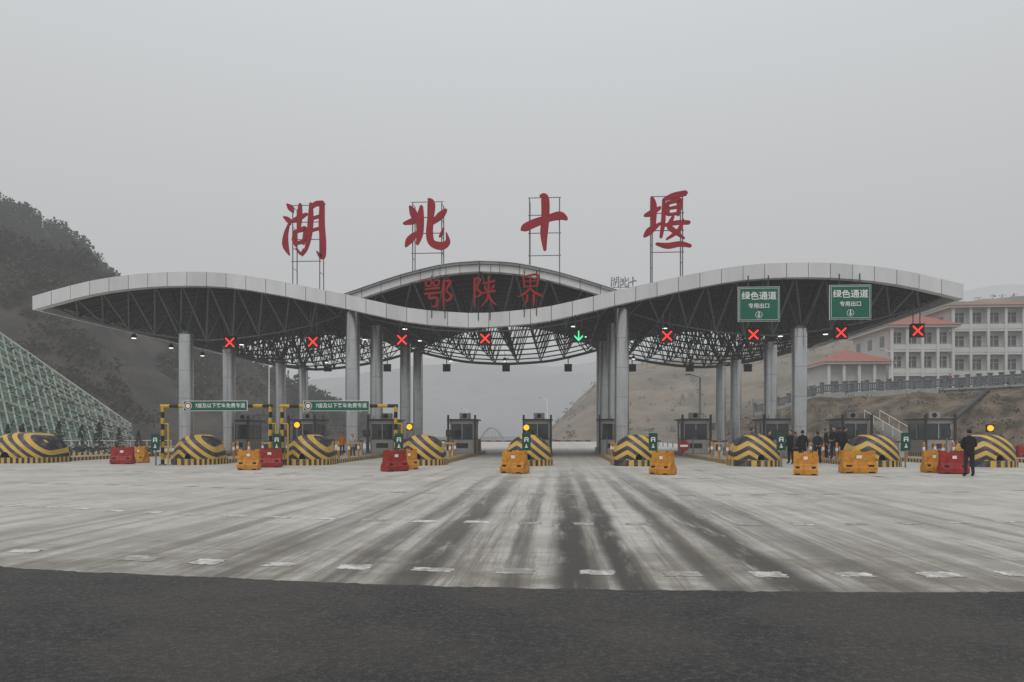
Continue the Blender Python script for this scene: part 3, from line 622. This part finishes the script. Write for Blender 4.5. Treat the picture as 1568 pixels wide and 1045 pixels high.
def tree_cluster(b,x,y,z,h,r,kd,kl,n,conif=False,sz=1.):
    b.cyl((x,y,z-.3),(x,y,z+h*.75),r*.07,r*.03,4,'trunk',False,False)
    for i in range(n):
        t=random.random()
        if conif: hh=.12+.88*t; rr=r*(1-hh)**.8*random.random()**.4+.02*r
        else:
            hh=.25+.75*t; rr=r*math.sqrt(max(.02,1-((hh-.62)/.42)**2))*random.random()**.45
        a=random.random()*6.283; c=Vector((x+rr*math.cos(a),y+rr*math.sin(a),z+h*hh))
        leafq(b,c,r*random.uniform(.12,.30)*(.6 if conif else 1)*sz,kl if random.random()<.3+.3*(t-.5) else kd)
b=MB('hillside_trees'); NC=len(LH)
def lhp(px,j):
    i=max(0,min(NC-2,int((px+500)/8))); c=LH[i][j]; d=LH[i+1][j]; t=random.random(); return [c[q]+(d[q]-c[q])*t for q in range(3)]
for _ in range(3600):
    px=random.uniform(-110,330) if random.random()<.8 else random.uniform(200,560); jv=random.random()**.7; j=int(3+33*jv)
    pt=lhp(px,min(36,j)); cl=noise.noise(Vector((pt[0]*.05,pt[1]*.05,1)))
    upper=j>15
    if not upper and cl<-.12 : continue
    pt[0]+=random.uniform(-1.5,1.5); pt[1]+=random.uniform(-1.5,1.5)
    cf=random.random()<.5; hh=random.uniform(2.2,4.8)*(1 if upper else .6)
    if upper: tree_cluster(b,pt[0],pt[1],pt[2]-.4,hh,hh*(.34 if cf else .52),'hleafd' if cl>-.15 or j>26 else 'hleafb','hleafl',28,cf,1.2)
    else: tree_cluster(b,pt[0],pt[1],pt[2]-.4,hh,hh*.6,random.choice(['hleafd','hleafb','hleafl']),'hleafb',24,False,1.1)
for _ in range(300):
    px=random.uniform(-120,230); pt=lhp(px,36); hh=random.uniform(2.5,5.6)
    tree_cluster(b,pt[0],pt[1]+random.uniform(-3,3),pt[2]-.8,hh,hh*.36,'hleafd','hleafl',70,random.random()<.5,.85)
b.make()
b=MB('terrace_shrubs')
for _ in range(420):
    i=random.randrange(0,len(RH)-30); j=random.randrange(4,54); c=RH[i][j]; hh=random.uniform(.8,1.8)
    tree_cluster(b,c[0]+random.uniform(-2,2),c[1],c[2]-.3,hh,hh*.8,'leafhz','leafhz2',14)
b.make()
for px,D,h in ((35,55,2.4),(62,56,2.2),(90,57,2.6),(125,58,2.3),(152,59,2.6),(182,60,2.1),(212,61,1.9),(12,54,2.3),(495,95,4.),(470,100,3.5)):
    P=Pd(px,HY,D); b=MB('cypress_tree'); tree_cluster(b,0,0,0,h,h*.27,'leafd','leafl',300,True); b.make((P[0],P[1],0))
b=MB('roadside_hedge')
for i in range(1400):
    P=Pd(random.uniform(-40,235),HY,random.uniform(57,60)); leafq(b,Vector((P[0],P[1],random.uniform(.02,.55))),random.uniform(.06,.15),random.choice(['leafd','leafd','leafl']))
b.make()
b=MB('striped_kerb'); A=Pd(70,HY,50);B=Pd(250,HY,52); L=math.dist(A[:2],B[:2]); b.box((L/2,0,.15),(L,.3,.3),'kerbs'); b.make((A[0],A[1],0),math.atan2(B[1]-A[1],B[0]-A[0]))
b=MB('roadside_fence'); A=Vector(Pd(-60,HY,56));B=Vector(Pd(262,HY,62)); A.z=B.z=0
for i in range(25):
    p=A.lerp(B,i/24); b.cyl(p,p+Vector((0,0,1.1)),.04,.04,6,'white',False)
for z in (.5,1.05): b.cyl(A+Vector((0,0,z)),B+Vector((0,0,z)),.03,.03,6,'white')
b.make()
# ---------------- left protected slope
b=MB('slope_protection')
B0=Vector(Pd(-260,664,55));B1=Vector(Pd(205,662,84));T0=Vector(Pd(-260,330,80));T1=Vector(Pd(200,652,86)); B0.z=.3;B1.z=.3
def slp(u,v):
    return B0.lerp(B1,u).lerp(T0.lerp(T1,u),v)
nu,nvv=36,12
b.grid([[tuple(slp(u/nu,v/nvv)) for u in range(nu+1)] for v in range(nvv+1)],'net',False)
nrm=(slp(.5,1)-slp(.5,0)).cross(slp(1,0)-slp(0,0)).normalized()
if nrm.y>0: nrm=-nrm
for v in range(nvv+1):
    r_=.2 if v%4==0 else .10
    for u in range(nu): b.cyl(slp(u/nu,v/nvv)+nrm*.05,slp((u+1)/nu,v/nvv)+nrm*.05,r_,r_,4,'beam',False,False)
for u in range(nu+1): b.cyl(slp(u/nu,0)+nrm*.05,slp(u/nu,1)+nrm*.05,.09,.09,4,'beam',False,False)
for _ in range(1500):
    p=slp(random.random()**.8,random.random())+nrm*.1; leafq(b,p,random.uniform(.08,.28),random.choice(['leafl','hleafl','hleafb']))
b.make()
# ---------------- right embankment
b=MB('embankment'); rows=[]; NU=90
Bp=lambda u:Vector(Pd(1030+(1800-1030)*u,HY,86-36*u))
def Tp(u):
    P=Vector(Pd(1120+(1800-1120)*u,HY,93-30*u)); P.z=3.2+3.0*min(1,u*5)+.5*u; return P
for k_ in range(0,33):
    v=k_/32; row=[]
    for i in range(NU+1):
        u=i/NU; p=Bp(u).lerp(Tp(u),v); z=Tp(u).z*(v*v*(3-2*v)*.5+.5*v)-.1
        am=math.sin(math.pi*v)**.7 if 0<v<1 else 0
        z+=am*(1.1*noise.fractal(Vector((p.x*.22,p.y*.22,1)),1,2,6)); row.append((p.x,p.y,max(z,-.1)))
    rows.append(row)
row=[];r2=[]
for i in range(NU+1):
    p=Tp(i/NU); row.append((p.x+2,p.y+35,p.z+.3)); r2.append((p.x+10,p.y+120,p.z-1))
rows+= [row,r2]
b.grid(rows,'dirt'); b.make()
def run(name,u0,u1,n,fn):
    pts=[Tp(u0+(u1-u0)*i/n) for i in range(n+1)]; b=MB(name); fn(b,pts); b.make()
def railf(b,pts):
    for i in range(len(pts)-1):
        a,c=pts[i],pts[i+1]; up=Vector((0,0,1)); off=Vector((0,-.6,.1))
        a=a+off;c=c+off
        d=(c-a); rz=math.atan2(d.y,d.x)
        b.box((a.x,a.y,a.z+.55),(.34,.34,1.5),'rail',rz); b.box((a.x,a.y,a.z+1.36),(.46,.46,.14),'rail',rz)
        b.cyl(a+up*1.05,c+up*1.05,.09,.09,6,'rail'); b.cyl(a+up*.3,c+up*.3,.08,.08,6,'rail')
        for q in range(1,6): e=a.lerp(c,q/6); b.cyl(e+up*.3,e+up*1.05,.07,.07,5,'rail',False)
run('stone_railing',.05,1.,38,railf)
def wallf(b,pts):
    for i in range(len(pts)-1):
        a,c=pts[i],pts[i+1]; o=Vector((0,-.9,0)); o2=Vector((0,-1.9,0)); dz=Vector((0,0,-4.2)); z=Vector((0,0,.05))
        q=[a+o2+dz,c+o2+dz,c+o+z,a+o+z]; b.add(q,[(0,1,2,3)],'stone'); b.add([a+o+z,c+o+z,c+z,a+z],[(0,1,2,3)],'wallg')
        b.box(((a+c)/2+o+Vector((0,-.05,.02))),((c-a).length,.3,.2),'wallg',math.atan2((c-a).y,(c-a).x))
run('retaining_wall',.46,1.,24,wallf)
def plinthf(b,pts):
    for i in range(len(pts)-1):
        a,c=pts[i],pts[i+1]; m=(a+c)/2; b.box((m.x,m.y-.7,m.z-.15),((c-a).length,.4,.7),'wallg',math.atan2((c-a).y,(c-a).x))
run('railing_plinth',.05,.46,18,plinthf)
b=MB('stairway'); A=Vector(Pd(1412,HY,66));A.z=0
for i in range(15): b.box((A.x-i*.12,A.y+i*.42,.1+i*.19),(1.5,.45,.32),'conc',.15)
for sx in (-.75,.75):
    b.cyl((A.x+sx,A.y,1.1),(A.x+sx-15*.12,A.y+15*.42,1.1+2.9),.03,.03,6,'white')
    for i in range(0,16,3): b.cyl((A.x+sx-i*.12,A.y+i*.42,.1+i*.2),(A.x+sx-i*.12,A.y+i*.42,1.1+i*.19),.025,.025,5,'white')
b.make()
b=MB('drain_pipe'); A=Tp(.55)+Vector((0,-2.2,-.3)); B=Bp(.53)+Vector((0,-.3,.3)); b.cyl(A,B,.22,.22,12,'boothd'); b.make()
b=MB('boulder_pile')
for i in range(170):
    u=random.uniform(.05,1)**.8; Q=Bp(u).lerp(Tp(u),random.random()**2*.35); s=random.uniform(.12,.5)
    nv0=len(b.v); b.ell((Q.x+random.uniform(-1,1),Q.y+random.uniform(-1.2,.5),s*.3+random.random()*.2),(s,s*random.uniform(.6,1),s*.65),'stone',7,5)
    for q in range(nv0,len(b.v)):
        p=Vector(b.v[q]); p+=Vector((1,1,1))*s*.35*noise.noise(p*2.7); b.v[q]=tuple(p)
b.sm=[False]*len(b.sm)
b.make()
b=MB('slope_shrubs')
for i in range(160):
    u=random.random(); v=random.uniform(.1,.95); Q=Bp(u).lerp(Tp(u),v); z=Tp(u).z*(v*v*(3-2*v)*.5+.5*v)
    for q in range(14): leafq(b,Vector((Q.x+random.gauss(0,.35),Q.y+random.gauss(0,.35),z+random.uniform(0,.7))),random.uniform(.06,.16),random.choice(['hleafb','hleafl','leafl']))
b.make()
Pq=Tp(.49); person('walking_woman',Pq.x,Pq.y-.2,Pq.z+.05,.2,'cl_red','cl_black',1.65,0)
# ---------------- building
def bld(b,px0,px1,D,zb,st,hs,nb,depth,roof=2.2):
    A=Pd(px0,HY,D);B=Pd(px1,HY,D); x0,x1=A[0],B[0]; y=(A[1]+B[1])/2; w=x1-x0
    H=st*hs; b.box(((x0+x1)/2,y+depth/2,zb+H/2-1),(w,depth,H+2),'wall')
    for s in range(st):
        z=zb+s*hs
        b.box(((x0+x1)/2,y-.5,z+.06),(w+.3,1.0,.25),'wall')
        b.box(((x0+x1)/2,y-.95,z+.62),(w+.3,.12,.72),'wall')
        b.box(((x0+x1)/2,y-.95,z+1.1),(w+.3,.16,.08),'wallg')
        for i in range(nb):
            cx=x0+w*(i+.5)/nb; ww=w/nb*.62
            b.box((cx,y-.02,z+1.75),(ww,.06,1.9),'win'); b.box((cx,y-.07,z+1.75),(.08,.05,1.9),'wall'); b.box((cx,y-.07,z+2.2),(ww,.05,.06),'wall')
        for i in range(nb+1):
            b.box((x0+w*i/nb,y-.9,z+hs/2),(.36,.36,hs),'wall')
        for i in range(3): b.box((x0-.02,y+depth*(i+.5)/3,z+1.7),(.06,1.3,1.5),'win')
    zt=zb+H; b.box(((x0+x1)/2,y+depth/2-.4,zt+.12),(w+1.6,depth+2.0,.3),'wall')
    e=.9; X0,X1,Y0,Y1=x0-e,x1+e,y-1.6,y+depth+.7; r=min((X1-X0),(Y1-Y0))/2*.95; ym=(Y0+Y1)/2
    if (X1-X0)>(Y1-Y0): rid=[(X0+r,ym,zt+.27+roof),(X1-r,ym,zt+.27+roof)]
    else: rid=[((X0+X1)/2-.3,ym-1,zt+.27+roof),((X0+X1)/2+.3,ym+1,zt+.27+roof)]
    b.add([(X0,Y0,zt+.27),(X1,Y0,zt+.27),(X1,Y1,zt+.27),(X0,Y1,zt+.27)]+rid,[(0,1,5,4),(1,2,5),(2,3,4,5),(3,0,4)],'roofred')
b=MB('white_office_building')
bld(b,1458,1690,102,6.3,4,3.3,9,14,1.7)
bld(b,1362,1452,99,6.3,3,3.3,4,12,2.8)
bld(b,1266,1356,96,6.0,1,4.9,4,9,2.1)
b.make()
def lamp(px,pyt,D,z0=0,r=.09):
    P=Pd(px,pyt,D); b=MB('street_lamp'); h=P[2]-z0; b.cyl((0,0,0),(0,0,h),r*1.3,r*.7,10,'white'); b.cyl((0,0,0),(0,0,.5),r*2,r*1.8,10,'conc'); b.cyl((0,0,h),(-.9,0,h+.25),.04,.04,6,'white'); b.box((-1.1,0,h+.25),(.5,.2,.1),'wallg'); b.make((P[0],P[1],z0))
lamp(1072,578,66,0,.13); lamp(1366,540,82,5.4,.06); lamp(412,560,110,0,.09); lamp(838,612,110); lamp(715,628,150)
b=MB('road_guardrail')
for X in (-26,13.5):
    for i in range(30):
        y=78+i*4; b.cyl((X,y,0),(X,y,.8),.06,.06,6,'frame')
    b.box((X,136,.65),(.06,120,.3),'wallg')
b.make()
b=MB('arch_bridge')
P=Pd(752,HY,150); n=14
for dy in (0,3):
    pts=[(P[0]-2.6+5.2*i/n,P[1]+dy,.4+2.6*math.sin(math.pi*i/n)) for i in range(n+1)]
    for a,c in zip(pts[:-1],pts[1:]): b.cyl(a,c,.12,.12,6,'wallg')
    for q in pts[1:-1:2]: b.cyl(q,(q[0],q[1],.5),.04,.04,5,'wallg')
b.box((P[0],P[1]+1.5,.5),(14,3.6,.25),'conc'); b.make()
# ---------------- fog: homogeneous box; its own glow stands in for light scattered by hazy air
fm=bpy.data.materials.new('fog_glow'); fm.use_nodes=True; nt=fm.node_tree; nt.nodes.clear()
out=nt.nodes.new('ShaderNodeOutputMaterial'); ab=nt.nodes.new('ShaderNodeVolumeAbsorption'); em=nt.nodes.new('ShaderNodeEmission'); ad=nt.nodes.new('ShaderNodeAddShader')
SG=.0011
ab.inputs['Color'].default_value=(0,0,0,1); ab.inputs['Density'].default_value=SG
em.inputs['Color'].default_value=(.50,.505,.51,1); em.inputs['Strength'].default_value=SG
nt.links.new(ab.outputs[0],ad.inputs[0]); nt.links.new(em.outputs[0],ad.inputs[1]); nt.links.new(ad.outputs[0],out.inputs['Volume'])
M['fog']=fm
b=MB('fog'); b.box((0,1900,119),(4800,4000,242),'fog'); b.make()
# ---------------- camera, light, world
cam=bpy.data.cameras.new('camera'); co=bpy.data.objects.new('camera',cam); scene.collection.objects.link(co)
cam.sensor_width=36; cam.lens=36*F/1568; cam.shift_y=142.5/1568; cam.clip_end=8000; cam.clip_start=.05
co.location=(0,0,CH); co.rotation_euler=(math.radians(90),0,TH); scene.camera=co
sun=bpy.data.lights.new('sun','SUN'); so=bpy.data.objects.new('sun',sun); scene.collection.objects.link(so)
sun.energy=1.3; sun.angle=math.radians(35); sun.color=(1,.97,.93)
el=math.radians(55); az=math.radians(200)
d=Vector((math.sin(az)*math.cos(el),math.cos(az)*math.cos(el),math.sin(el))); so.rotation_euler=d.to_track_quat('Z','Y').to_euler()
w=bpy.data.worlds.new('World'); scene.world=w; w.use_nodes=True; nt=w.node_tree; bg=nt.nodes['Background']
sky=nt.nodes.new('ShaderNodeTexSky'); sky.sky_type='NISHITA'; sky.sun_disc=False; sky.sun_elevation=el; sky.sun_rotation=az; sky.dust_density=6; sky.air_density=1
tc=nt.nodes.new('ShaderNodeTexCoord'); sx=nt.nodes.new('ShaderNodeSeparateXYZ'); nt.links.new(tc.outputs['Generated'],sx.inputs[0])
rp=nt.nodes.new('ShaderNodeValToRGB'); e=rp.color_ramp.elements; e[0].position=0; e[0].color=(.50,.50,.505,1); e[1].position=.55; e[1].color=(.76,.80,.82,1)
q=e.new(.22); q.color=(.555,.56,.57,1)
nt.links.new(sx.outputs[2],rp.inputs[0])
sc=nt.nodes.new('ShaderNodeVectorMath'); sc.operation='SCALE'; sc.inputs['Scale'].default_value=10.0; nt.links.new(rp.outputs[0],sc.inputs[0])
mx=nt.nodes.new('ShaderNodeMix'); mx.data_type='RGBA'; mx.inputs[0].default_value=.95; nt.links.new(sky.outputs[0],mx.inputs[6]); nt.links.new(sc.outputs[0],mx.inputs[7])
nt.links.new(mx.outputs[2],bg.inputs[0]); bg.inputs[1].default_value=.1
scene.view_settings.view_transform='Standard'; scene.view_settings.look='None'; scene.view_settings.exposure=0
